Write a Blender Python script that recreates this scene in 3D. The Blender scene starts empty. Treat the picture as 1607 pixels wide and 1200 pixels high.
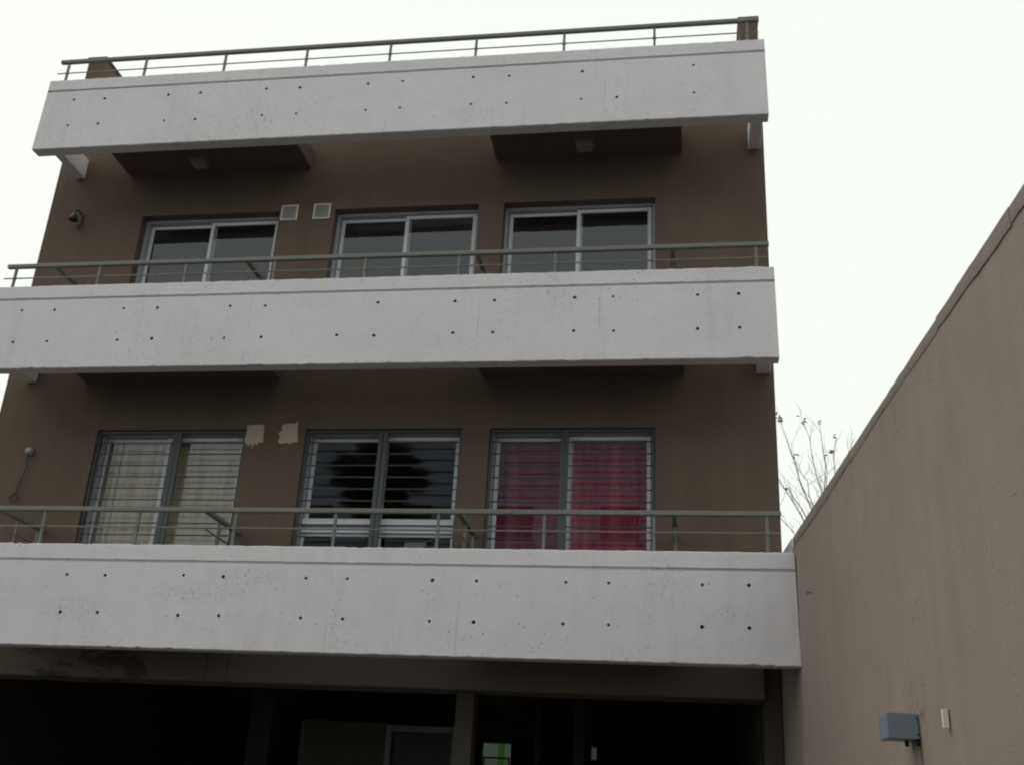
import bpy, math, random
from mathutils import Vector
rnd = random.Random(7)
S = bpy.context.scene
C = S.collection

# ------------------------------------------------------------------ camera, sky, sun, exposure
YAW, PITCH, ROLL, FPX = -0.1716, 0.3985, 0.0558, 1721.24
fw = Vector((math.sin(YAW)*math.cos(PITCH), math.cos(YAW)*math.cos(PITCH), math.sin(PITCH)))
rt = Vector((math.cos(YAW), -math.sin(YAW), 0)); up = rt.cross(fw)
cr, sr = math.cos(ROLL), math.sin(ROLL)
rt, up = cr*rt + sr*up, -sr*rt + cr*up
cam = bpy.data.cameras.new('camera'); co = bpy.data.objects.new('camera', cam); C.objects.link(co)
from mathutils import Matrix
co.matrix_world = Matrix(((rt.x, up.x, -fw.x, 0), (rt.y, up.y, -fw.y, 0), (rt.z, up.z, -fw.z, 0), (0, 0, 0, 1)))
cam.sensor_fit = 'HORIZONTAL'; cam.sensor_width = 36; cam.lens = FPX/1607*36
cam.clip_start = 0.05; cam.clip_end = 3000
S.camera = co
S.cycles.filter_width = 2.1

W_ = bpy.data.worlds.new('World'); S.world = W_; W_.use_nodes = True
nt = W_.node_tree; nt.nodes.clear()
out = nt.nodes.new('ShaderNodeOutputWorld'); bg = nt.nodes.new('ShaderNodeBackground')
sky = nt.nodes.new('ShaderNodeTexSky'); sky.sky_type = 'NISHITA'; sky.sun_disc = False
sky.sun_elevation = math.radians(56); sky.sun_rotation = math.radians(278)
sky.air_density = 2.0; sky.dust_density = 6.0; sky.ozone_density = 1.0
mx = nt.nodes.new('ShaderNodeMix'); mx.data_type = 'RGBA'; mx.inputs['Factor'].default_value = 0.93
mx.inputs['B'].default_value = (10.1, 10.5, 9.75, 1)       # thick even cloud
nt.links.new(sky.outputs['Color'], mx.inputs['A']); nt.links.new(mx.outputs['Result'], bg.inputs['Color'])
bg.inputs['Strength'].default_value = 0.1
nt.links.new(bg.outputs[0], out.inputs['Surface'])

sl = bpy.data.lights.new('sun', 'SUN'); sl.energy = 0.5; sl.angle = math.radians(40); sl.color = (1, 0.96, 0.93)
so = bpy.data.objects.new('sun', sl); C.objects.link(so)
el, az = math.radians(56), math.radians(278)              # high on the left, behind thick cloud
sd = Vector((math.sin(az)*math.cos(el), math.cos(az)*math.cos(el), math.sin(el)))
so.rotation_euler = sd.to_track_quat('Z', 'Y').to_euler()
S.view_settings.view_transform = 'Standard'; S.view_settings.look = 'None'
S.view_settings.exposure = 0.0; S.view_settings.gamma = 1; S.view_settings.use_curve_mapping = False

# ------------------------------------------------------------------ node helpers
class N:
    def __init__(s, name):
        s.m = bpy.data.materials.new(name); s.m.use_nodes = True; s.t = s.m.node_tree
        s.b = s.t.nodes['Principled BSDF']; s.o = s.t.nodes['Material Output']
        s.tc = s.t.nodes.new('ShaderNodeTexCoord')
    def new(s, k, **kw):
        n = s.t.nodes.new(k)
        for a, v in kw.items(): setattr(n, a, v)
        return n
    def ln(s, a, b): s.t.links.new(a, b)
    def co(s, scale=(1, 1, 1)):
        m = s.new('ShaderNodeMapping'); m.inputs['Scale'].default_value = scale
        s.ln(s.tc.outputs['Object'], m.inputs['Vector']); return m.outputs[0]
    def noise(s, scale, detail=4, rough=.55, stretch=(1, 1, 1), dist=0):
        n = s.new('ShaderNodeTexNoise'); n.inputs['Scale'].default_value = scale
        n.inputs['Detail'].default_value = detail; n.inputs['Roughness'].default_value = rough
        n.inputs['Distortion'].default_value = dist
        s.ln(s.co(stretch), n.inputs['Vector']); return n.outputs['Fac']
    def vor(s, scale, stretch=(1, 1, 1), feature='F1', out='Distance'):
        n = s.new('ShaderNodeTexVoronoi', feature=feature); n.inputs['Scale'].default_value = scale
        s.ln(s.co(stretch), n.inputs['Vector']); return n.outputs[out]
    def mr(s, x, a, b, c=0, d=1, smooth=False):
        n = s.new('ShaderNodeMapRange'); n.clamp = True
        if smooth: n.interpolation_type = 'SMOOTHSTEP'
        for i, v in zip((1, 2, 3, 4), (a, b, c, d)): n.inputs[i].default_value = v
        s.ln(x, n.inputs[0]); return n.outputs[0]
    def math(s, op, a, b=None, c=None):
        n = s.new('ShaderNodeMath', operation=op)
        for i, v in enumerate((a, b, c)):
            if v is None: continue
            if isinstance(v, (int, float)): n.inputs[i].default_value = v
            else: s.ln(v, n.inputs[i])
        return n.outputs[0]
    def mix(s, f, a, b, kind='MIX'):
        n = s.new('ShaderNodeMix', data_type='RGBA', blend_type=kind)
        for k, v in (('Factor', f), ('A', a), ('B', b)):
            if isinstance(v, (int, float)): n.inputs[k].default_value = v
            elif isinstance(v, tuple): n.inputs[k].default_value = v if len(v) == 4 else v + (1,)
            else: s.ln(v, n.inputs[k])
        return n.outputs['Result']
    def xyz(s):
        n = s.new('ShaderNodeSeparateXYZ'); s.ln(s.tc.outputs['Object'], n.inputs[0]); return n.outputs
    def bump(s, h, strength=.3, dist=.01, prev=None):
        n = s.new('ShaderNodeBump'); n.inputs['Strength'].default_value = strength; n.inputs['Distance'].default_value = dist
        s.ln(h, n.inputs['Height'])
        if prev is not None: s.ln(prev, n.inputs['Normal'])
        return n.outputs[0]
    def fin(s, col, rough=.8, bump=None, metal=0, spec=.4):
        if isinstance(col, tuple): s.b.inputs['Base Color'].default_value = col + (1,) if len(col) == 3 else col
        else: s.ln(col, s.b.inputs['Base Color'])
        if isinstance(rough, (int, float)): s.b.inputs['Roughness'].default_value = rough
        else: s.ln(rough, s.b.inputs['Roughness'])
        s.b.inputs['Metallic'].default_value = metal; s.b.inputs['Specular IOR Level'].default_value = spec
        if bump is not None: s.ln(bump, s.b.inputs['Normal'])
        return s.m

def mat_concrete(name, base, stain=1.0, boards=True):
    n = N(name)
    big = n.noise(.9, 5, .6); mid = n.noise(6, 5, .6); streak = n.noise(2.2, 4, .6, (3.2, 3.2, .35))
    c = n.mix(n.mr(big, .3, .7, 0, .55), base, tuple(v*.86 for v in base))
    c = n.mix(n.mr(mid, .4, .75, 0, .28), c, tuple(v*.80 for v in base))
    c = n.mix(n.mr(streak, .55, .78, 0, .30*stain), c, tuple(v*k for v, k in zip(base, (.72, .70, .66))))
    # bug holes: sparse dark specks, denser in patches
    clus = n.mr(n.noise(.8, 3, .65), .40, .62)
    v1 = n.vor(16); m1 = n.math('MULTIPLY', n.mr(v1, .09, .165, 1, 0), n.math('MULTIPLY', clus, n.mr(n.noise(9, 2), .46, .54)))
    v2 = n.vor(30); m2 = n.math('MULTIPLY', n.mr(v2, .09, .19, 1, 0), n.math('MULTIPLY', n.mr(n.noise(.65, 3, .6), .47, .62), n.mr(n.noise(5, 3), .46, .54)))
    spk = n.math('MAXIMUM', m1, n.math('MULTIPLY', m2, .8))
    # dirty scuff patches
    sc = n.math('MULTIPLY', n.mr(n.noise(1.1, 2, .5), .54, .66), n.mr(n.noise(26, 5, .75, dist=.6), .54, .66))
    px, py, pz = n.xyz(); grit = n.mr(n.noise(34, 5, .8, dist=.4), .53, .63)
    for (bx_, bz_, rx, rz, k) in ((-5.95, 1.93, .42, .13, .9), (-4.75, 2.10, .50, .12, 1), (-4.25, 2.26, .35, .14, .9), (-6.9, 2.05, .5, .2, .6), (-2.35, 7.56, .45, .10, .8),
                                 (-6.2, 7.47, 1.2, .05, .7), (-5.0, 4.62, 1.4, .06, .6), (-.3, 5.48, .5, .04, .9), (.5, 5.46, .35, .05, .9), (-4.9, 5.49, .5, .05, .8), (.3, 1.98, .4, .12, .6)):
        q = n.math('ADD', n.math('POWER', n.math('MULTIPLY', n.math('ADD', px, -bx_), 1/rx), 2.0), n.math('POWER', n.math('MULTIPLY', n.math('ADD', pz, -bz_), 1/rz), 2.0))
        sc = n.math('MAXIMUM', sc, n.math('MULTIPLY', n.math('MULTIPLY', n.mr(q, .1, 1.5, 1.35, 0), grit), k))
    spk2 = n.math('MAXIMUM', spk, n.math('MULTIPLY', sc, .6*stain))
    c = n.mix(n.math('MULTIPLY', spk2, .75), c, tuple(v*.22 for v in base))
    h = n.math('SUBTRACT', n.math('ADD', n.noise(70, 4, .7), n.math('MULTIPLY', mid, 2.)), n.math('MULTIPLY', spk, 4))
    if boards:
        # fine print of the formwork joints, worn away in places
        x = n.xyz()[0]
        f = n.math('FRACT', n.math('MULTIPLY', n.math('ADD', x, 40.31), 1/1.252))
        wob = n.math('MULTIPLY', n.math('SUBTRACT', n.noise(3, 3), .5), .006)
        d = n.math('ABSOLUTE', n.math('SUBTRACT', n.math('ADD', f, wob), .5))
        ln = n.math('MULTIPLY', n.mr(d, .001, .0042, 1, 0), n.mr(n.noise(1.7, 3, .6), .48, .62))
        c = n.mix(n.math('MULTIPLY', ln, .42), c, tuple(v*.35 for v in base))
        h = n.math('SUBTRACT', h, n.math('MULTIPLY', ln, 3))
    b = n.bump(h, .35, .004)
    return n.fin(c, n.mr(mid, .3, .7, .72, .9), b, spec=.3)

def mat_stucco(name, base, grain=140, var=.16, cracks=0., streaks=.25, extra=None):
    n = N(name)
    big = n.noise(.55, 5, .62); mid = n.noise(3.2, 5, .6); st = n.noise(1.3, 5, .62, (3.5, 3.5, .22)); gr = n.noise(grain, 3, .7); g2 = n.noise(grain*.4, 3, .7)
    c = n.mix(n.mr(big, .3, .7), tuple(v*(1-var) for v in base), tuple(v*(1+var) for v in base))
    c = n.mix(n.mr(mid, .35, .7, 0, .30), c, tuple(v*k*(1-var) for v, k in zip(base, (.95, .93, .88))))
    c = n.mix(n.mr(st, .48, .74, 0, streaks), c, tuple(v*.72 for v in base))
    c = n.mix(n.mr(st, .28, .44, streaks*.7, 0), c, tuple(v*1.25 for v in base))
    c = n.mix(n.mr(gr, .35, .7, .0, .6), c, tuple(v*.66 for v in base))
    h = n.math('ADD', gr, n.math('MULTIPLY', g2, 1.4))
    if cracks:
        e = n.new('ShaderNodeTexVoronoi', feature='DISTANCE_TO_EDGE'); e.inputs['Scale'].default_value = 2.1
        w = n.new('ShaderNodeTexNoise'); w.inputs['Scale'].default_value = 4.5; w.inputs['Detail'].default_value = 8
        n.ln(n.co(), w.inputs['Vector'])
        a = n.new('ShaderNodeVectorMath', operation='MULTIPLY_ADD'); a.inputs[1].default_value = (.35,)*3
        n.ln(w.outputs['Color'], a.inputs[0]); n.ln(n.co(), a.inputs[2]); n.ln(a.outputs[0], e.inputs['Vector'])
        ck = n.math('MULTIPLY', n.mr(e.outputs['Distance'], .002, .009, 1, 0), n.mr(n.noise(1.9, 4, .7), .52, .66))
        ck = n.math('MULTIPLY', ck, cracks)
        c = n.mix(n.math('MULTIPLY', ck, .42), c, tuple(v*.2 for v in base)); h = n.math('SUBTRACT', h, n.math('MULTIPLY', ck, 2))
    if extra: c = extra(n, c, base)
    return n.fin(c, .92, n.bump(h, .55, .004), spec=.2)

def mat_plain(name, base, rough=.5, metal=0, var=.12, scale=9, bump=.05, spec=.4):
    n = N(name)
    f = n.noise(scale, 5, .6); d = n.noise(scale*6, 3, .6)
    c = n.mix(n.mr(f, .3, .7), tuple(v*(1-var) for v in base), tuple(min(1, v*(1+var)) for v in base))
    c = n.mix(n.mr(d, .55, .8, 0, .35), c, tuple(v*.6 for v in base))
    return n.fin(c, n.mr(f, .3, .7, max(.05, rough-.08), min(1, rough+.1)), n.bump(d, bump*4, .002), metal, spec)

def mat_glass(name):
    n = N(name)
    t = n.new('ShaderNodeBsdfTransparent'); t.inputs['Color'].default_value = (.87, .87, .86, 1)
    g = n.new('ShaderNodeBsdfGlossy'); g.inputs['Roughness'].default_value = .012; g.inputs['Color'].default_value = (.89, .93, 1, 1)
    lw = n.new('ShaderNodeLayerWeight'); lw.inputs['Blend'].default_value = .5
    f2 = n.math('ADD', n.math('MULTIPLY', n.math('POWER', lw.outputs['Facing'], 5.0), .9), .041)   # each face of the pane reflects about 4 per cent
    m = n.new('ShaderNodeMixShader'); n.ln(f2, m.inputs[0]); n.ln(t.outputs[0], m.inputs[1]); n.ln(g.outputs[0], m.inputs[2])
    n.ln(m.outputs[0], n.o.inputs['Surface']); return n.m

def mat_cloth(name, base, base2, bands):
    n = N(name)
    f = n.noise(bands, 3, .5, (1, 1, .06)); w = n.noise(160, 2, .6)
    c = n.mix(n.mr(f, .45, .6), base, base2)
    c = n.mix(n.mr(w, .4, .7, 0, .3), c, tuple(v*.7 for v in base))
    n.fin(c, .9, n.bump(w, .2, .002), spec=.1)
    tr = n.new('ShaderNodeBsdfTranslucent'); n.ln(c, tr.inputs['Color'])
    m = n.new('ShaderNodeMixShader'); m.inputs[0].default_value = .15
    n.ln(n.b.outputs[0], m.inputs[1]); n.ln(tr.outputs[0], m.inputs[2]); n.ln(m.outputs[0], n.o.inputs['Surface'])
    return n.m

def mat_blobs(name, base, blobs, dark):
    """dark marks fading downward, of given place and size, on a stucco wall: (y, z, half width, length)"""
    def ex(n, c, b):
        x, y, z = n.xyz()
        nz = n.noise(7, 4, .6)
        for (by, bz, hw, lg, k) in blobs:
            dx = n.math('ABSOLUTE', n.math('SUBTRACT', n.math('ADD', y, n.math('MULTIPLY', n.math('SUBTRACT', nz, .5), hw*.8)), by))
            a = n.mr(dx, hw*.3, hw, 1, 0, True)
            top = n.mr(z, bz+.005, bz+.012, 1, 0); bot = n.mr(z, bz-lg, bz, 0, 1, True)
            c = n.mix(n.math('MULTIPLY', n.math('MULTIPLY', a, top), n.math('MULTIPLY', bot, k)), c, dark)
        return c
    return mat_stucco(name, base, grain=75, var=.13, cracks=1., streaks=.42, extra=ex)

def lintel_stain(n, c, base):
    x, y, z = n.xyz()
    m = n.math('MULTIPLY', n.mr(x, -7.35, -6.9, 0, 1, True), n.mr(x, -5.7, -5.15, 1, 0, True))
    p = n.mr(n.noise(2.3, 6, .68, (1, 1, 1.6), .5), .48, .56)
    c = n.mix(n.math('MULTIPLY', n.math('MULTIPLY', m, p), .75), c, tuple(v*.28 for v in base))
    for px in (-4.93, -4.70):
        d = n.math('ABSOLUTE', n.math('SUBTRACT', x, px))
        c = n.mix(n.math('MULTIPLY', n.mr(d, .004, .010, 1, 0), .6), c, tuple(v*.25 for v in base))
    return c

M = {}
M['white'] = mat_concrete('painted_concrete', (.755, .725, .762))
M['soffit'] = mat_stucco('soffit_paint', (.14, .098, .088), var=.08)
M['wall'] = mat_stucco('brown_stucco', (.158, .115, .09), var=.16, streaks=.5, grain=95)
M['lintel'] = mat_stucco('raw_lintel', (.17, .135, .112), var=.12, extra=lintel_stain)
M['party'] = mat_blobs('party_wall_stucco', (.345, .285, .25),
                       [(-3.42, 2.255, .035, .34, .8), (-3.27, 2.255, .02, .10, .55), (-3.96, 2.255, .02, .06, .35)], (.05, .035, .028))  # dark streaks fading down below the box and the plate
M['coping'] = mat_stucco('coping_mortar', (.31, .26, .235), grain=90, var=.14, streaks=.35)
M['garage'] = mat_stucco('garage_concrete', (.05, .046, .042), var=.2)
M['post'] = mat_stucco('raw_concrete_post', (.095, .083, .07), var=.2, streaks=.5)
M['beige'] = mat_stucco('beige_plaster', (.14, .128, .10), var=.1)
M['rail'] = mat_plain('grey_green_rail_paint', (.17, .172, .15), .5, 0, .12)
M['alu'] = mat_plain('white_aluminium', (.64, .66, .72), .38, 0, .05)
M['alugrey'] = mat_plain('grey_aluminium', (.36, .375, .41), .42, 0, .06)  # darker grey than the sashes, for the outer window frames
M['grille'] = mat_plain('dark_grille_paint', (.075, .088, .09), .5, 0, .15)
M['glass'] = mat_glass('window_glass')
M['block'] = mat_stucco('pale_block_render', (.52, .55, .66), grain=20, var=.08)
M['room'] = mat_plain('room_plaster', (.34, .32, .30), .9, 0, .06, 2)
M['cream'] = mat_cloth('cream_curtain', (.86, .79, .67), (.66, .55, .40), 7)
M['red'] = mat_cloth('red_curtain', (.52, .075, .165), (.72, .17, .22), 6)
M['mauve'] = mat_cloth('mauve_curtain', (.36, .075, .155), (.45, .15, .22), 5)
M['vent'] = mat_plain('vent_plastic', (.62, .61, .55), .6, 0, .08)
M['ventdark'] = mat_plain('vent_mesh', (.36, .36, .35), .7, 0, .1, 60)
M['patch'] = mat_stucco('bare_plaster', (.52, .475, .35), grain=90, var=.08)
M['lamp'] = mat_plain('lamp_housing', (.22, .22, .23), .4, 0, .08)
M['black'] = mat_plain('dark_metal', (.035, .033, .032), .5, 0, .2)
M['bluebox'] = mat_plain('grey_blue_enamel', (.20, .245, .30), .45, 0, .06)
M['plate'] = mat_plain('white_plastic', (.80, .79, .74), .5, 0, .05)
M['asphalt'] = mat_plain('driveway_concrete', (.105, .10, .095), .9, 0, .2, 3, .2)
M['earth'] = mat_plain('ground_soil', (.09, .085, .075), .95, 0, .25, 1, .2)
M['bark'] = mat_plain('bark', (.22, .195, .18), .9, 0, .25, 12, .2)
M['dryleaf'] = mat_plain('dry_leaf', (.10, .07, .035), .8, 0, .25, 8)
M['palm'] = mat_plain('palm_frond', (.085, .115, .065), .6, 0, .3, 4)
M['palmdry'] = mat_plain('dry_frond', (.17, .14, .10), .8, 0, .3, 4)
M['green'] = mat_plain('green_paint', (.06, .22, .03), .5, 0, .08)
M['pale'] = mat_plain('pale_green_board', (.20, .27, .245), .6, 0, .15, 3)
M['wood'] = mat_plain('orange_wood', (.36, .15, .06), .5, 0, .2, 5)
M['grey'] = mat_plain('mid_grey_paint', (.19, .185, .18), .6, 0, .1)
M['hole'] = mat_plain('tie_hole_grout', (.13, .12, .115), .95, 0, .3, 30)

# ------------------------------------------------------------------ mesh helpers
class MB:
    def __init__(s): s.v = []; s.f = []; s.mi = []; s.sm = []
    def add(s, vs, fs, mi=0, smooth=False):
        o = len(s.v); s.v += [tuple(p) for p in vs]; s.f += [tuple(i+o for i in f) for f in fs]; s.mi += [mi]*len(fs); s.sm += [smooth]*len(fs)
    def box(s, x0, x1, y0, y1, z0, z1, mi=0):
        s.add([(x, y, z) for z in (z0, z1) for y in (y0, y1) for x in (x0, x1)],
              [(0, 2, 3, 1), (4, 5, 7, 6), (0, 1, 5, 4), (2, 6, 7, 3), (0, 4, 6, 2), (1, 3, 7, 5)], mi)
    def hexa(s, b, t, mi=0):      # two quads (bottom, top), same winding
        s.add(list(b)+list(t), [(3, 2, 1, 0), (4, 5, 6, 7), (0, 1, 5, 4), (1, 2, 6, 5), (2, 3, 7, 6), (3, 0, 4, 7)], mi)
    def tube(s, pts, r, n=8, mi=0, cap=True):
        pts = [Vector(p) for p in pts]; rs = r if isinstance(r, (list, tuple)) else [r]*len(pts)
        d0 = (pts[1]-pts[0]).normalized(); a = d0.orthogonal().normalized(); vs = []
        for i, p in enumerate(pts):
            d = (pts[min(i+1, len(pts)-1)]-pts[max(i-1, 0)]).normalized()
            a = (a-d*a.dot(d)); a = a.normalized() if a.length > 1e-6 else d.orthogonal().normalized()
            b = d.cross(a)
            for k in range(n):
                t = 2*math.pi*k/n; vs.append(p+(a*math.cos(t)+b*math.sin(t))*rs[i])
        fs = [(i*n+k, i*n+(k+1) % n, (i+1)*n+(k+1) % n, (i+1)*n+k) for i in range(len(pts)-1) for k in range(n)]
        s.add(vs, fs, mi, True)
        if cap:
            o = len(s.v)-len(vs)
            s.f += [tuple(o+k for k in reversed(range(n))), tuple(o+(len(pts)-1)*n+k for k in range(n))]; s.mi += [mi]*2; s.sm += [False]*2
    def build(s, name, mats, parent=None, bevel=0, loc=None):
        me = bpy.data.meshes.new(name); me.from_pydata(s.v, [], s.f); me.update()
        mats = mats if isinstance(mats, (list, tuple)) else [mats]
        for m in mats: me.materials.append(M[m])
        me.polygons.foreach_set('material_index', s.mi); me.polygons.foreach_set('use_smooth', s.sm); me.update()
        o = bpy.data.objects.new(name, me); C.objects.link(o)
        if parent: o.parent = parent
        if loc: o.location = loc
        if bevel:
            b = o.modifiers.new('bevel', 'BEVEL'); b.width = bevel; b.segments = 2; b.limit_method = 'ANGLE'; b.angle_limit = math.radians(40)
        return o
def bx(name, mat, parent, x0, x1, y0, y1, z0, z1, bevel=0):
    m = MB(); m.box(x0, x1, y0, y1, z0, z1); return m.build(name, mat, parent, bevel)
def empty(name, loc, label, cat, group=None, rz=0):
    o = bpy.data.objects.new(name, None); C.objects.link(o); o.location = loc; o.rotation_euler = (0, 0, rz); o.empty_display_size = .3
    o['label'] = label; o['category'] = cat
    if group: o['group'] = group
    return o
def tag(o, label, cat, group=None):
    o['label'] = label; o['category'] = cat
    if group: o['group'] = group
    return o

# ------------------------------------------------------------------ setting
GZ = -1.6
K = .9699
W = 10.95; G = W+.17            # facade plane, glass plane
XL, XR = -7.982, .915
m = MB(); m.box(-900, 900, -900, 900, GZ-.5, GZ-.004); g = m.build('ground', 'earth'); g['kind'] = 'structure'
m = MB(); m.add([(-8.2, -20, GZ), (1.9, -20, GZ), (.9, 22, GZ), (-8.2, 22, GZ)], [(0, 1, 2, 3)]); g = m.build('driveway', 'asphalt'); g['kind'] = 'structure'

# ------------------------------------------------------------------ the apartment building
B = empty('apartment_building', (0, 0, 0), 'three storey brown apartment building with long white concrete balcony parapets', 'building')
WX = [(-6.689, -4.895), (-4.195, -2.413), (-2.113, -.336)]
SB = {0: 1.900, 1: 4.743, 2: 7.585}; ST = {0: 2.175, 1: 5.018, 2: 7.862}      # undersides and tops of the slabs
FLOOR = {1: 2.180, 2: 5.024}; HEAD = {1: 4.147, 2: 6.99}

def grid_wall(m, xs, zs, skip, y0, y1):
    nx, nz = len(xs)-1, len(zs)-1
    solid = lambda i, j: 0 <= i < nx and 0 <= j < nz and not skip(i, j)
    for i in range(nx):
        for j in range(nz):
            if not solid(i, j): continue
            a, b, c, d = xs[i], xs[i+1], zs[j], zs[j+1]
            m.add([(a, y0, c), (b, y0, c), (b, y0, d), (a, y0, d)], [(0, 1, 2, 3)])
            m.add([(a, y1, c), (b, y1, c), (b, y1, d), (a, y1, d)], [(3, 2, 1, 0)])
            if not solid(i-1, j): m.add([(a, y0, c), (a, y0, d), (a, y1, d), (a, y1, c)], [(0, 1, 2, 3)])
            if not solid(i+1, j): m.add([(b, y0, c), (b, y1, c), (b, y1, d), (b, y0, d)], [(0, 1, 2, 3)])
            if not solid(i, j-1): m.add([(a, y0, c), (a, y1, c), (b, y1, c), (b, y0, c)], [(0, 1, 2, 3)])
            if not solid(i, j+1): m.add([(a, y0, d), (b, y0, d), (b, y1, d), (a, y1, d)], [(0, 1, 2, 3)])
xs = [XL]+[v for w in WX for v in w]+[XR]
zs = [1.82, FLOOR[1], HEAD[1], FLOOR[2], HEAD[2], 8.16]
m = MB(); grid_wall(m, xs, zs, lambda i, j: i % 2 == 1 and j in (1, 3), W, W+.30)
m.build('front_wall', 'wall', B)
BY = 22.0                          # back of the building
for x0, x1 in ((XL, XL+.22), (XR-.22, XR)):
    bx('side_wall', 'wall', B, x0, x1, W+.302, BY, GZ, 8.16)
bx('rear_wall', 'wall', B, XL, XR, BY+.002, BY+.25, 1.82, 8.16)
for z0, z1 in ((SB[k], ST[k]+.003) for k in range(3)):
    bx('floor_slab', 'room', B, XL+.222, XR-.222, W+.302, BY, z0, z1)
for x in (-4.55, -2.26):           # partitions between the flats' rooms
    for z0, z1 in ((2.180, 4.741), (5.023, 7.583)):
        bx('partition', 'room', B, x-.05, x+.05, W+.304, 17, z0, z1)
for z0, z1 in ((2.180, 4.741), (5.023, 7.583)):
    bx('partition', 'room', B, XL+.224, XR-.224, 17.002, 17.1, z0, z1)
for x0, x1 in ((-7.965, -7.71), (.684, .907)):     # ends of the roof's side walls
    m = MB(); m.box(x0, x1, W+.01, W+3.2, 8.162, 9.505); m.build('roof_pier', 'wall', B, .01)
    m = MB(); m.box(x0-.015, x1+.015, W-.005, W+3.22, 9.507, 9.545); m.build('pier_coping', 'wall', B, .006)

# balcony slabs (left and right only: the middle stays open to the sky) and cantilever side beams
SL = [(-6.975, -4.57), (-2.235, -.025)]
for z0, z1 in ((SB[k], ST[k]) for k in range(3)):
    for x0, x1 in SL:
        m = MB(); m.box(x0, x1, 10.152, W-.002, z0, z1); m.build('balcony_slab', 'soffit', B, .008)
    for x0, x1 in ((-7.72, -7.60), (.735, .872)):
        m = MB(); m.box(x0, x1, 10.152, W-.002, z0, z1); m.build('side_beam', 'white', B, .008)

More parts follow.
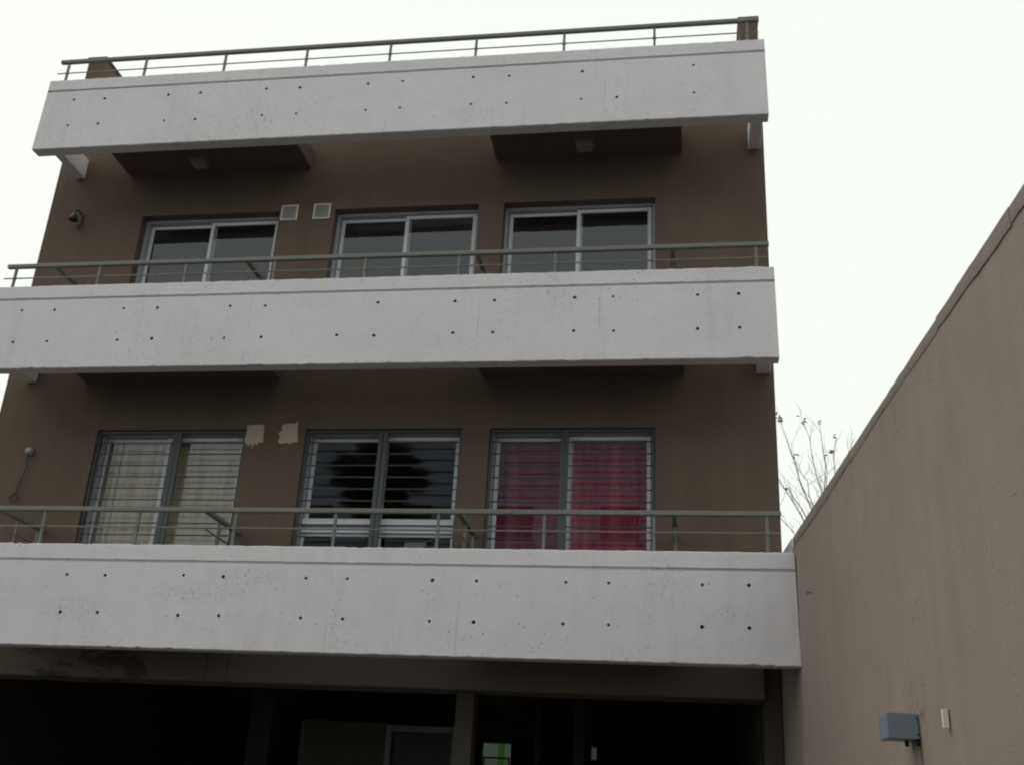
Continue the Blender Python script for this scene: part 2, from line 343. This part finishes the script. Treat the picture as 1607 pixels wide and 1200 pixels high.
# tie holes read off each parapet; positions in metres along the facade
COL = [-7.335, -6.938, -6.108, -5.709, -4.878, -4.463, -3.627, -3.219, -2.382, -1.97, -1.133, -.732, .113, .524]
TOP = {1: 2.570, 2: 5.518, 3: 8.393}
MISS = {1: set(), 2: {(6, 0)}, 3: {(11, 0), (13, 0), (13, 1)}}
def parapet(l):
    zt = TOP[l]; zb = zt-1.012; m = MB(); r = random.Random(l)
    xl0, xr0 = {1: (-7.72, .95), 2: (-7.72, .888), 3: (-7.725, .898)}[l]
    hz = [zt-.31, zt-.688]; hr = .0165; hc = .034
    holes = [(COL[i]+r.uniform(-.008, .008), hz[k]+r.uniform(-.007, .007)) for i in range(14) for k in (0, 1) if (i, k) not in MISS[l]]
    hx = [COL[i] for i in range(14)]
    X = [xl0]; x = xl0+.045
    cells = []
    while x < xr0-.03:
        near = [h for h in hx if abs(h-x) < hc+.024]
        if near:
            h = near[0]; X += [h-hc, h+hc]; cells.append(len(X)-2); x = h+hc+.05
        else: X.append(x); x += .05
    X.append(xr0)
    gz = zt-.163
    Z = [zb+.008, zb+.05, zb+.15, hz[1]-hc, hz[1]+hc, zb+.51, hz[0]-hc, hz[0]+hc, gz-.018, gz+.012, zt-.06, zt-.008]
    hrow = {3: 1, 6: 0}
    ny = len(Z)
    jit = {}
    def P(i, j, y=10.0):
        k = (i, j)
        if k not in jit:
            e = r.gauss(0, .0016) if j in (0, ny-1) else (r.gauss(0, .0012) if j in (8, 9) else 0)
            if j in (0, ny-1) and r.random() < .04: e += .007*(1 if j == 0 else -1)
            jit[k] = (e, r.gauss(0, .0004))
        e, dy = jit[k]
        t = (Z[j]-zb)/(zt-zb)
        x = X[i]+((.012*(t-.5)) if i == 0 else (-.012*(t-.5)) if i == len(X)-1 else 0)
        return (x, y+dy, Z[j]+e)
    for i in range(len(X)-1):
        for j in range(ny-1):
            q = [P(i, j), P(i+1, j), P(i+1, j+1), P(i, j+1)]
            if j == 8:                                            # the drip groove, a V cut back 18 mm
                d = .026; zm = (q[0][2]+q[3][2])/2
                a = (q[0][0], 10+d, q[0][2]+.004); b = (q[1][0], 10+d, q[1][2]+.004); c2 = (q[2][0], 10+d, q[2][2]); d2 = (q[3][0], 10+d, q[3][2])
                m.add([q[0], q[1], b, a], [(0, 1, 2, 3)]); m.add([a, b, c2, d2], [(0, 1, 2, 3)]); m.add([d2, c2, q[2], q[3]], [(0, 1, 2, 3)])
                continue
            if i in cells and j in hrow:
                cx = (X[i]+X[i+1])/2; cand = [h for h in holes if abs(h[0]-cx) < hc and abs(h[1]-(Z[j]+Z[j+1])/2) < hc]
                if cand:
                    hx0, hz0 = cand[0]; rr = hr*r.uniform(.82, 1.15); ring = []; back = []
                    for k in range(12):
                        t = math.radians(225)+2*math.pi*k/12
                        k2 = rr*r.uniform(.9, 1.1)
                        ring.append((hx0+k2*math.cos(t), 10.0, hz0+k2*math.sin(t)))
                        back.append((hx0+.8*k2*math.cos(t), 10.03, hz0+.8*k2*math.sin(t)))
                    for c in range(4):
                        ids = [3*c, 3*c+1, 3*c+2, (3*c+3) % 12]
                        m.add([q[c], q[(c+1) % 4]]+[ring[t] for t in reversed(ids)], [(0, 1, 2, 3, 4, 5)])
                    m.add(ring+back, [(k, (k+1) % 12, 12+(k+1) % 12, 12+k) for k in range(12)], 1)
                    m.add(back, [tuple(range(12))], 1)
                    continue
            m.add(q, [(0, 1, 2, 3)])
    n = len(X)-1; yb = 10.15
    for i in range(n):                                             # arrises, top and underside
        a, b = P(i, ny-1), P(i+1, ny-1)
        t1 = (a[0], 10.008, a[2]+.008); t2 = (b[0], 10.008, b[2]+.008); t3 = (b[0], yb, zt); t4 = (a[0], yb, zt)
        m.add([a, b, t2, t1], [(0, 1, 2, 3)]); m.add([t1, t2, t3, t4], [(0, 1, 2, 3)])
        a, b = P(i, 0), P(i+1, 0)
        t1 = (a[0], 10.008, a[2]-.008); t2 = (b[0], 10.008, b[2]-.008); t3 = (b[0], yb, zb); t4 = (a[0], yb, zb)
        m.add([b, a, t1, t2], [(0, 1, 2, 3)]); m.add([t2, t1, t4, t3], [(0, 1, 2, 3)])
    m.add([(X[0], yb, zb), (X[-1], yb, zb), (X[-1], yb, zt), (X[0], yb, zt)], [(3, 2, 1, 0)])
    for i, s in ((0, 1), (n, -1)):
        loop = [(P(i, 0)[0], 10.008, P(i, 0)[2]-.008)]+[P(i, j) for j in range(ny)]+[(P(i, ny-1)[0], 10.008, P(i, ny-1)[2]+.008), (X[i], yb, zt), (X[i], yb, zb)]
        m.add(loop, [tuple(range(len(loop)))[::s]])
    return m.build('parapet', ['white', 'hole'], B)
PAR = {l: parapet(l) for l in (1, 2, 3)}
PAR[1]['label'] = 'lowest white concrete parapet, scuffed with grey dirt marks'
PAR[2]['label'] = 'middle white concrete parapet'
PAR[3]['label'] = 'topmost white concrete parapet with roof railing'

# railings: handrail, thin lower rail, posts; returns along the slab edges
POST = [-7.587+1.038*k for k in range(9)]
def railing(l):
    zt = TOP[l]; zr = {1: 2.930, 2: 5.80, 3: 8.715}[l]; zw = {1: 2.770, 2: 5.672, 3: 8.568}[l]; y = 10.09
    m = MB(); m.box(-7.70, .85, y-.025, y+.025, zr, zr+.048); h = m.build('railing', 'rail', B, .008)
    m = MB(); m.tube([(-7.72, y, zw), (.84, y, zw)], .0085, 6); m.build('lower_rail', 'rail', h)
    for x in POST:
        m = MB(); m.box(x-.014, x+.014, y-.012, y+.012, zt-.012, zr+.004); m.tube([(x, y, zw-.018), (x, y, zw+.018)], .021, 8); m.build('post', 'rail', h, .002)
    if l == 3: return
    for x in [-7.08 if l == 1 else -7.10, -4.80, -2.20, -.13]:
        m = MB(); m.box(x-.025, x+.025, y+.028, W-.004, zr-.002, zr+.044); m.build('return_rail', 'rail', h, .006)
        m = MB(); m.tube([(x, y+.03, zw), (x, W-.004, zw)], .0085, 6); m.build('return_lower_rail', 'rail', h)
        for yy in (10.45, 10.85):
            m = MB(); m.box(x-.016, x+.016, yy-.016, yy+.016, FLOOR[l]-.006, zr); m.build('post', 'rail', h, .002)
for l in (1, 2, 3): railing(l)

# sliding windows
def rect_frame(m, x0, x1, z0, z1, w, y0, y1, bottom=True):
    m.box(x0, x0+w, y0, y1, z0, z1); m.box(x1-w, x1, y0, y1, z0, z1)
    m.box(x0+w+.0005, x1-w-.0005, y0+.0005, y1-.0005, z1-w, z1-.0005)
    if bottom: m.box(x0+w+.0005, x1-w-.0005, y0+.0005, y1-.0005, z0+.0005, z0+w)
def window(i, l, transom=False, off=0):
    x0, x1 = WX[i]; z0, z1 = FLOOR[l], HEAD[l]
    m = MB(); rect_frame(m, x0+.003, x1-.003, z0+.003, z1-.003, .036, G-.055, G+.055); f = m.build('window', 'alugrey', B, .004)
    xm = (x0+x1)/2+off; a, b = x0+.047, x1-.047; c, d = z0+.047, z1-.047
    if transom:
        m = MB(); m.box(a, b, G-.05, G+.04, 3.00, 3.055); m.build('transom', 'alu', f, .004)
        for u, v in ((a, xm-.02), (xm+.02, b)):
            m = MB(); rect_frame(m, u, v, c, 2.998, .03, G-.02, G+.02); m.build('sash', 'alu', f, .003)
            bx('pane', 'glass', f, u+.031, v-.031, G-.003, G+.003, c+.031, 2.967)
        c = 3.057
    m = MB(); rect_frame(m, a, xm+.03, c, d, .044, G+.012, G+.04); m.build('sash', 'alu', f, .004)
    bx('pane', 'glass', f, a+.045, xm+.03-.045, G+.022, G+.028, c+.045, d-.045)
    m = MB(); rect_frame(m, xm-.03, b, c, d, .044, G-.03, G+.006); m.build('sash', 'alu', f, .004)
    bx('pane', 'glass', f, xm-.03+.045, b-.045, G-.014, G-.008, c+.045, d-.045)
    if transom:
        m = MB(); m.box(x0+.05, x1-.05, G-.058, G-.034, 3.085, 3.155); m.build('sash_rail', 'alu', f, .004)
    return f
for l in (2, 1):
    for i in range(3): window(i, l, l == 1 and i == 1, {0: -.06, 1: 0, 2: -.025}[i] if l == 1 else 0)

# security grilles on the lower windows
def grille(i):
    x0, x1 = WX[i]; z0, z1 = FLOOR[1]+.004, HEAD[1]-.004; y = W+.05; xm = (x0+x1)/2
    m = MB(); rect_frame(m, x0+.004, x1-.004, z0, z1, .028, y-.016, y+.016)
    g = m.build('security_grille', 'grille', B, .003)
    for px in ((xm+.028, xm+.080), (xm-.052, xm+.004), (xm-.115, xm-.072))[i]:
        m = MB(); m.box(px, px+(.042 if i == 2 else .048), y-.018, y+.018, z0+.03, z1-.03); m.build('grille_post', 'grille', g, .003)
    if i == 0:
        m = MB(); m.box(x0+.16, x0+.175, y-.008, y+.008, z0+.03, z1-.03); m.build('grille_post', 'grille', g)
    me = None
    for k in range(14):
        z = 4.004-.1337*k
        if me is None:
            m = MB(); m.tube([(x0+.03, y, 0), (x1-.03, y, 0)], .0072, 6); b = m.build('bar', 'grille', g); me = b.data; b.location.z = z
        else:
            b = bpy.data.objects.new('bar', me); C.objects.link(b); b.parent = g; b.location.z = z
for i in range(3): grille(i)

# vent grilles on the upper floor, bare plaster patches on the lower
for x, z in ((-4.767, 6.959), (-4.355, 6.962)):
    m = MB(); rect_frame(m, x-.108, x+.108, z-.108, z+.108, .022, W-.014, W-.001); v = m.build('vent_grille', 'vent', B, .003)
    bx('vent_mesh', 'ventdark', v, x-.087, x+.087, W-.004, W-.0015, z-.087, z+.087)
    for k in range(8):
        zz = z-.078+k*.0222
        m = MB(); m.hexa([(x-.086, W-.011, zz-.004), (x+.086, W-.011, zz-.004), (x+.086, W-.005, zz+.006), (x-.086, W-.005, zz+.006)],
                         [(x-.086, W-.010, zz-.001), (x+.086, W-.010, zz-.001), (x+.086, W-.0045, zz+.009), (x-.086, W-.0045, zz+.009)]); m.build('slat', 'ventdark', v)
def patch(pts, lab):
    pts = [(x*K, z*K) for x, z in pts]; m = MB(); n = len(pts); m.add([(x, W-.006, z) for x, z in pts]+[(x, W-.0005, z) for x, z in pts],
        [tuple(range(n))]+[(k, k+n, (k+1) % n+n, (k+1) % n) for k in range(n)]); o = m.build('plaster_patch', 'patch', B); o['label'] = lab
patch([(-5.030, 4.105), (-5.000, 4.095), (-4.995, 4.055), (-4.975, 4.09), (-4.945, 4.095), (-4.955, 4.035), (-4.915, 4.10), (-4.885, 4.075), (-4.87, 4.108), (-4.815, 4.112),
       (-4.822, 4.20), (-4.832, 4.325), (-4.90, 4.332), (-5.035, 4.323), (-5.028, 4.22), (-5.045, 4.16)], 'bare plaster patch with drips at its lower edge')
patch([(-4.64, 4.12), (-4.60, 4.095), (-4.52, 4.11), (-4.50, 4.09), (-4.44, 4.115), (-4.41, 4.11), (-4.405, 4.16), (-4.418, 4.25), (-4.43, 4.375), (-4.455, 4.34),
       (-4.52, 4.345), (-4.60, 4.33), (-4.62, 4.30), (-4.60, 4.26), (-4.63, 4.24), (-4.65, 4.21), (-4.615, 4.19), (-4.63, 4.15)], 'bare plaster patch with ragged brushed edges')

# ------------------------------------------------------------------ ground floor garage
m = MB(); m.box(XL, .70, W, W+.40, 1.389, 1.8185); m.build('lintel_beam', 'lintel', B, .014)
bx('column', 'post', B, -2.303, -2.12, W+.12, W+.34, GZ, 1.387, .01)
bx('column', 'post', B, .702, .86, W+.10, W+.36, GZ, 1.8185, .01)
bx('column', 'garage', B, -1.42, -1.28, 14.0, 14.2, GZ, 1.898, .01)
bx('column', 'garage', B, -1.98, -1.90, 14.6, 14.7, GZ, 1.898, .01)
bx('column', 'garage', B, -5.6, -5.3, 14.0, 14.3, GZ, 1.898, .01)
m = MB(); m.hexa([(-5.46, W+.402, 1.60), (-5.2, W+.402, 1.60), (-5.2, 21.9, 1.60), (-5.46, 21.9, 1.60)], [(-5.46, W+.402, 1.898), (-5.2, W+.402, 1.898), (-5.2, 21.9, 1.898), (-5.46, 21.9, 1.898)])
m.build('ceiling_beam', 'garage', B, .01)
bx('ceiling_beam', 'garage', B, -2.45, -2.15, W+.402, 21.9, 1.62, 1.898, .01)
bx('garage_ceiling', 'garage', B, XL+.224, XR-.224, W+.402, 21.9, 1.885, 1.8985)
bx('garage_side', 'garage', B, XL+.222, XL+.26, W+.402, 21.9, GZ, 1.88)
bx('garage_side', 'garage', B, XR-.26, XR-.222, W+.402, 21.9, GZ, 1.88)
# rear wall with a doorway and a slit to the yard
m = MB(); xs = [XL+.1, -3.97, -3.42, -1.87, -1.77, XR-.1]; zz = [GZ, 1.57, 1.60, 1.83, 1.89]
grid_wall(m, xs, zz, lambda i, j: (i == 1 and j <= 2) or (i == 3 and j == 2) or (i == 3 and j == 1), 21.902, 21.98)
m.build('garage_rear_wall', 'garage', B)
bx('store_room', 'post', B, -4.90, -3.775, 14.0, 16.0, GZ, 1.345, .01)
m = MB(); m.box(-3.773, -3.70, 13.97, 14.1, GZ, 1.32); m.box(-2.93, -2.86, 13.97, 14.1, GZ, 1.32); m.box(-3.699, -2.931, 13.97, 14.1, 1.24, 1.318)
m.build('door_frame', 'grey', B, .006)
bx('door_leaf', 'black', B, -3.697, -2.933, 14.03, 14.07, GZ, 1.238, .004)

# yard gate of welded mesh and the green and white hoarding behind it
Gt = empty('mesh_gate', (-3.70, 21.95, GZ), 'welded mesh gate in the doorway at the far end of the dark garage', 'gate')
m = MB(); rect_frame(m, -.26, .26, .05, 3.15, .03, -.015, .015); m.build('gate_frame', 'black', Gt)
m = MB(); m.box(-.23, .23, -.012, .012, 2.72, 2.78); m.build('cross_rail', 'black', Gt)
for k in range(6):
    m = MB(); m.tube([(-.2+k*.078, 0, .08), (-.2+k*.078, 0, 3.12)], .004, 5); m.build('wire', 'black', Gt)
for k in range(24):
    m = MB(); m.tube([(-.23, .006, .12+k*.125), (.23, .006, .12+k*.125)], .004, 5); m.build('wire', 'black', Gt)
H = empty('hoarding', (-4.0, 25.5, GZ), 'white hoarding with a green stripe seen through the garage doorway', 'hoarding')
bx('board', 'pale', H, -1.5, 1.5, 0, .05, 0, 4.2)
bx('stripe', 'green', H, -.27, -.12, -.004, 0, 0, 4.2)
bx('stripe', 'green', H, -.5, .8, -.0035, 0, 2.3, 2.95)

YW = empty('yard_wall', (-2.5, 27.5, GZ), 'plain beige yard wall behind the building glimpsed through a slit', 'wall')
bx('wall_panel', 'beige', YW, -7, 7, 0, .2, 0, 3.9); bx('wall_cap', 'beige', YW, -7.02, 7.02, -.03, .23, 3.902, 3.97)

# ------------------------------------------------------------------ party wall on the right
A = math.radians(4.9088)
PW = empty('boundary_wall', (.957, 10, GZ), 'tall taupe stucco boundary wall along the right with cracked mortar coping', 'wall', None, A)
PW0 = .0
H0 = 2.665-GZ
m = MB(); r = random.Random(3)
# local: face at x = 0, wall goes to x = .22; y along the wall
m.box(0, .22, -17, .16, 0, H0); m.box(0, .22, .16, 1.30, 0, 2.298-GZ)
o = m.build('wall_body', 'party', PW); o.location = (0, 0, 0)
# shift the material's coordinates: object origin at ground, dark marks given in metres above camera height
def coping(y0, y1, k):
    m = MB(); n = max(4, int((y1-y0)/.09)); pr = .004+r.uniform(0, .004); zo = r.uniform(-.005, .005); rows = []
    for i in range(n+1):
        y = y0+(y1-y0)*i/n
        lo = H0-.012+.014*math.sin(y*2.1+k)+r.uniform(-.005, .005); hi = H0+.078+zo+r.uniform(-.003, .003)
        p = pr+r.uniform(-.001, .0015)
        rows.append([(-p+.001, y, lo), (-p-.001, y, lo+.03), (-p, y, hi-.014), (-p+.02, y, hi), (.10, y, hi+.012), (.215, y, hi), (.226, y, hi-.02), (.226, y, H0-.01), (.02, y, H0-.012)])
    c = len(rows[0]); vs = [p for q in rows for p in q]
    m.add(vs, [(i*c+j, i*c+(j+1) % c, (i+1)*c+(j+1) % c, (i+1)*c+j)[::-1] for i in range(n) for j in range(c)], 0, False)
    m.add(rows[0], [tuple(range(c))]); m.add(rows[-1], [tuple(range(c))[::-1]])
    return m.build('coping_segment', 'coping', PW)
y = .06; k = 0
while y > -16.5:
    L = 1.19+r.uniform(-.12, .12)
    coping(y-L+.006, y, k); y -= L; k += 1
zl = 2.30-GZ
m = MB(); m.hexa([(-.004, .162, zl), (.216, .162, zl), (.216, 1.27, zl), (-.004, 1.27, zl)], [(-.004, .162, 2.752-GZ), (.216, .162, 2.752-GZ), (.216, 1.27, 2.745-GZ), (-.004, 1.27, 2.745-GZ)])
m.build('wall_end_block', 'white', PW, .012)

def on_wall(ly, z, dx=0):      # point on the wall's face, dx metres out from it
    return Vector((.957-math.sin(A)*ly-math.cos(A)*dx, 10+math.cos(A)*ly-math.sin(A)*dx, z))
bb = empty('junction_box', on_wall(-3.43, .655), 'grey blue metal box fixed on the taupe boundary wall', 'utility box', None, A)
m = MB(); m.box(-.172, -.004, .006, .20, 0, .132); m.build('housing', 'bluebox', bb, .004)
m = MB(); m.box(-.174, -.006, 0, .005, -.002, .134); m.build('cover', 'bluebox', bb, .002)
for z in (.022, .11):
    m = MB(); m.tube([(-.016, -.004, z), (-.016, .002, z)], .005, 8); m.build('screw', 'black', bb)
m = MB(); m.tube([(-.04, .14, -.03), (-.04, .14, .004)], .012, 8); m.tube([(-.012, .03, -.035), (-.012, .03, .004)], .011, 8); m.build('dark_stub', 'black', bb)  # two short dark tubes under the box
pb = empty('wall_plate', on_wall(-3.98, .657), 'small upright white plastic plate on the boundary wall', 'wall plate', None, A)
m = MB(); m.box(-.037, -.006, 0, .02, 0, .094); m.build('plate_cover', 'plate', pb, .003)
m = MB(); m.box(-.006, -.001, .002, .018, .003, .091); m.build('plate_shadow_strip', 'black', pb)  # black strip standing in for the shadow line beside the plate
m = MB(); p = on_wall(-.65, 2.065); q = on_wall(-.65, 2.068, .045); m.tube([p, q, q+Vector((0, 0, -.02))], .004, 6)
tag(m.build('wall_hook', 'black'), 'small dark nail hook sticking out of the boundary wall beside the lowest parapet', 'hook')

# ------------------------------------------------------------------ curtains and things in the rooms
def curtain(x0, x1, z0, z1, y, mat, name, lab, group=None, seed=0, amp=.03, gap=None):
    r = random.Random(seed); n = int((x1-x0)/.012); m = MB(); ph = [r.uniform(0, 6) for _ in range(4)]; rows = 14
    vs = []
    for j in range(rows+1):
        t = j/rows; z = z0+(z1-z0)*t
        for i in range(n+1):
            x = x0+(x1-x0)*i/n; k = amp*(1.15-.5*t)
            yy = y+k*(math.sin(x*38+ph[0]+.5*math.sin(x*7+ph[2]))+.5*math.sin(x*17+ph[1]+t*.8))
            vs.append((x+.01*math.sin(z*3+x*5+ph[3]), yy, z))
    m.add(vs, [(j*(n+1)+i, j*(n+1)+i+1, (j+1)*(n+1)+i+1, (j+1)*(n+1)+i) for j in range(rows) for i in range(n)], 0, True)
    return tag(m.build(name, mat), lab, 'curtain', group)
curtain(-6.65, -5.81, 2.21, 4.10, G+.10, 'cream', 'curtain', 'cream curtain behind the left pane of the lower left barred window', 'curtains in the barred windows', 1)
curtain(-5.79, -4.91, 2.21, 4.10, G+.10, 'cream', 'curtain', 'cream curtain behind the right pane of the lower left barred window', 'curtains in the barred windows', 2, .018)
curtain(-2.08, -1.255, 2.21, 4.10, G+.10, 'mauve', 'curtain', 'dull mauve red curtain behind the left pane of the lower right barred window', 'curtains in the barred windows', 3, .02)
curtain(-1.235, -.35, 2.21, 4.10, G+.10, 'red', 'curtain', 'crimson curtain behind the right pane of the lower right barred window', 'curtains in the barred windows', 4, .026)
cb = empty('sideboard', (-2.95, 11.95, 2.180), 'orange wooden sideboard inside the middle barred window', 'sideboard')
m = MB(); m.box(-.55, .45, -.2, .2, .1, .80); m.build('cabinet', 'wood', cb, .006)
m = MB(); m.box(-.58, .48, -.22, .22, .802, .83); m.build('cabinet_top', 'wood', cb, .006)
for x in (-.5, .4):
    m = MB(); m.box(x-.025, x+.025, -.18, -.13, 0, .098); m.build('leg', 'wood', cb)
m = MB(); m.box(-.19, .06, -.1, .08, .0, .10); o = m.build('storage_box', 'plate', None, .008, (-3.0, 11.95, 3.011)); tag(o, 'pale box lying on the sideboard inside the middle barred window', 'box')

# ------------------------------------------------------------------ lamps, cables
for x, lab in ((-5.91, 'grey bulkhead lamp under the left top balcony slab'), (-1.15, 'grey bulkhead lamp under the right top balcony slab')):
    L = empty('ceiling_lamp', (x, 10.67, 7.585), lab, 'lamp', 'lamps under the top balcony slabs')
    m = MB(); m.hexa([(-.085, -.075, -.075), (.085, -.075, -.075), (.085, .075, -.075), (-.085, .075, -.075)], [(-.105, -.095, -.006), (.105, -.095, -.006), (.105, .095, -.006), (-.105, .095, -.006)]); m.build('lamp_glass', 'lamp', L, .012)
    m = MB(); m.box(-.11, .11, -.10, .10, -.006, 0); m.build('base_plate', 'grey', L)
wl = empty('wall_lamp', (-7.525, W, 6.945), 'dark wall lamp bracket high on the left of the upper floor wall', 'lamp')
m = MB(); m.box(-.03, .03, -.02, -.001, -.06, .10); m.build('back_plate', 'black', wl, .004)
m = MB(); m.tube([(0, -.015, .10), (-.02, -.05, .13), (-.03, -.11, .10), (-.015, -.13, .03)], .010, 8); m.build('arm', 'black', wl)
m = MB(); m.tube([(-.015, -.13, .035), (-.013, -.13, .0), (-.01, -.13, -.055)], [.02, .04, .058], 12); m.build('lamp_shade', 'black', wl)
m = MB(); m.tube([(0.01, -.02, -.06), (.03, -.03, -.10), (.0, -.035, -.13), (-.03, -.03, -.10), (-.01, -.02, -.06)], .006, 6); m.build('wire_loop', 'black', wl)
ls = empty('lamp_socket', (-7.468, W, 3.88), 'small pale lamp socket with a dangling wire on the lower floor wall', 'lamp socket')
m = MB(); m.tube([(0, -.001, 0), (0, -.03, 0), (.0, -.06, .012)], [.055, .05, .03], 12); m.build('socket', 'lamp', ls)
pts = [(0, -.05, -.01), (.005, -.045, -.10), (.015, -.03, -.20), (-.03, -.02, -.33), (-.045, -.02, -.43), (-.06, -.02, -.50)]
pts += [(-.06+.055*math.sin(t), -.02, -.55+.04*math.cos(t)) for t in [k*.7 for k in range(1, 10)]]
m = MB(); m.tube(pts, .006, 6); m.build('wire', 'black', ls)
hk = [(-4.55+.035*math.sin(t), 10.57, 7.78+.05*math.cos(t)) for t in [k*.6 for k in range(-1, 9)]]
m = MB(); m.tube(hk, .011, 7); tag(m.build('cable_loop', 'lamp'), 'looped cable end hanging at the edge of the left top balcony slab', 'cable')

# ------------------------------------------------------------------ bare tree beyond the wall
T = empty('bare_tree', (2.62, 21, GZ), 'leafless tree with thin upright shoots beyond the boundary wall', 'tree')
r = random.Random(11)
bark = MB(); twigs = MB(); leaves = MB(); tips = []
def path(a, b, n, wob):
    a, b = Vector(a), Vector(b); out = [a]
    for i in range(1, n):
        out.append(a.lerp(b, i/n)+Vector((r.gauss(0, wob), r.gauss(0, wob), r.gauss(0, wob*.5))))
    return out+[b]
fork = Vector((0, 0, 6.2))
tr = MB(); tr.tube([(0.35, 0, 0), (.3, .02, 2.), (.18, 0, 4.2), tuple(fork), (.02, 0, 7.2)], [.20, .17, .14, .11, .07], 10); tr.build('trunk', 'bark', T)
LIMB = [((-.55, .1, 8.95), .6), ((-.80, -.2, 9.6), .9), ((-.30, .3, 9.75), 1), ((-.05, -.2, 9.55), 1), ((-.95, .3, 7.9), .0), ((.30, .2, 9.4), .8), ((.62, -.1, 9.3), .7), ((.92, .2, 9.1), .6), ((-.62, .4, 8.4), .2), ((-1.2, -.3, 9.0), .3), ((.1, .5, 9.1), .5), ((1.2, 0, 8.9), .5)]
for e, k in LIMB:
    s0 = Vector((r.uniform(-.1, .15), r.uniform(-.1, .1), r.uniform(6.2, 7.2)))
    p = path(s0, e, 7, .03); n = len(p)
    bark.tube(p, [.012*(1-i/(n-1))+.004 for i in range(n)], 6)
    tips.append(p[-1])
    for i in range(2, n):
        for _ in range(1 if i % 2 else 2):
            d = Vector((r.gauss(0, .35), r.gauss(0, .4), r.uniform(.4, 1.1))).normalized(); L = r.uniform(.25, .75)*(1.15-i/n*.5)
            q = path(p[i].lerp(p[i-1], r.random()), p[i]+d*L, 4, .02); twigs.tube(q, [.0045, .004, .0034, .0028, .0024], 4)
            if r.random() < .55:
                d2 = (d+Vector((r.gauss(0, .5), r.gauss(0, .3), .2))).normalized(); q2 = path(q[2], q[2]+d2*L*.5, 3, .012); twigs.tube(q2, [.0034, .003, .0027, .0024], 4)
            if r.random() < .06: tips.append(q[-1])
bark.build('limb', 'bark', T)
tw = twigs.build('twigs', 'bark', T); tw['kind'] = 'stuff'
for t in tips[:10]+[Vector((-.30, .3, 9.80))]+tips[12:]:
    for _ in range(r.choice((1, 2, 3, 4))):
        c = t+Vector((r.gauss(0, .035), r.gauss(0, .03), r.gauss(0, .03))); a = Vector((r.gauss(0, 1), r.gauss(0, 1), r.gauss(0, 1))).normalized(); b = a.orthogonal().normalized(); s = r.uniform(.04, .075)
        leaves.add([c-a*s, c-b*s*.6+a.cross(b)*.01, c+a*s, c+b*s*.6+a.cross(b)*.015], [(0, 1, 2, 3)])
lv = leaves.build('dry_leaves', 'dryleaf', T); lv['kind'] = 'stuff'

# ------------------------------------------------------------------ palm across the street (its reflection stands in the middle barred window)
P_ = empty('palm_tree', (-9.0, -7.76, GZ), 'shaggy fan palm reflected in the middle barred window', 'palm tree')
r = random.Random(5)
m = MB(); m.tube([(0, 0, 0), (.05, 0, 3), (.03, .05, 6.5), (0, 0, 11.4)], [.34, .26, .24, .24], 12); m.build('trunk', 'bark', P_)
green = MB(); dry = MB()
def frond(mb, az, elv, L, z):
    d = Vector((math.cos(az)*math.cos(elv), math.sin(az)*math.cos(elv), math.sin(elv))); o = Vector((0, 0, z)); side = d.cross(Vector((0, 0, 1))).normalized(); upv = side.cross(d)
    st = o+d*L*.5; mb.tube([o, st], [.025, .015], 4)
    for k in range(13):
        t = (k-6)/6*1.35; dd = (d*math.cos(t)+side*math.sin(t)).normalized(); l = L*.62*(1-.25*abs(t)/1.35); w = (d*-math.sin(t)+side*math.cos(t))*.026
        mid = st+dd*l*.55; tip = st+dd*l-Vector((0, 0, .10*l)); mb.add([st-w*.3, st+w*.3, mid+w+upv*.03, tip, mid-w-upv*.01], [(0, 1, 2, 3, 4)])
for k in range(80): frond(green, r.uniform(0, 6.28), r.uniform(-.5, 1.4), r.uniform(.85, 1.3), 11.6+r.uniform(-.3, .2))
for k in range(34): frond(green, r.uniform(0, 6.28), r.uniform(-.2, 1.3), r.uniform(1.45, 1.75), 11.5+r.uniform(-.3, .2))
for k in range(120): frond(dry, r.uniform(0, 6.28), r.uniform(-1.1, .1), r.uniform(.8, 1.15), r.uniform(10.5, 11.6))
o = green.build('crown', 'palm', P_); o['kind'] = 'stuff'
o = dry.build('dead_frond_skirt', 'palmdry', P_); o['kind'] = 'stuff'

# ------------------------------------------------------------------ apartment block across the street (it shades the lower floors and shows in their panes)
AB = empty('street_block', (1.5, -20, GZ), 'pale flat roofed block across the street, mirrored dimly in the lower barred windows', 'building')
m = MB(); m.box(-19, 19, -11, 0, 0, 17.4); m.build('wall', 'block', AB)
m = MB(); m.box(-19.2, 19.2, -11.2, .25, 17.402, 17.65); m.build('roof_slab', 'block', AB, .02)
me = None
for k in range(4):
    for i in range(9):
        if me is None: m = MB(); rect_frame(m, -.85, .85, 0, 1.6, .07, -.02, .05); m.box(-.78, .78, .004, .02, .07, 1.53, 1); w0 = m.build('window', ['alu', 'black'], AB); me = w0.data
        else: w0 = bpy.data.objects.new('window', me); C.objects.link(w0); w0.parent = AB
        w0.location = (-16.8+4.2*i, .021, 2.2+3.5*k)
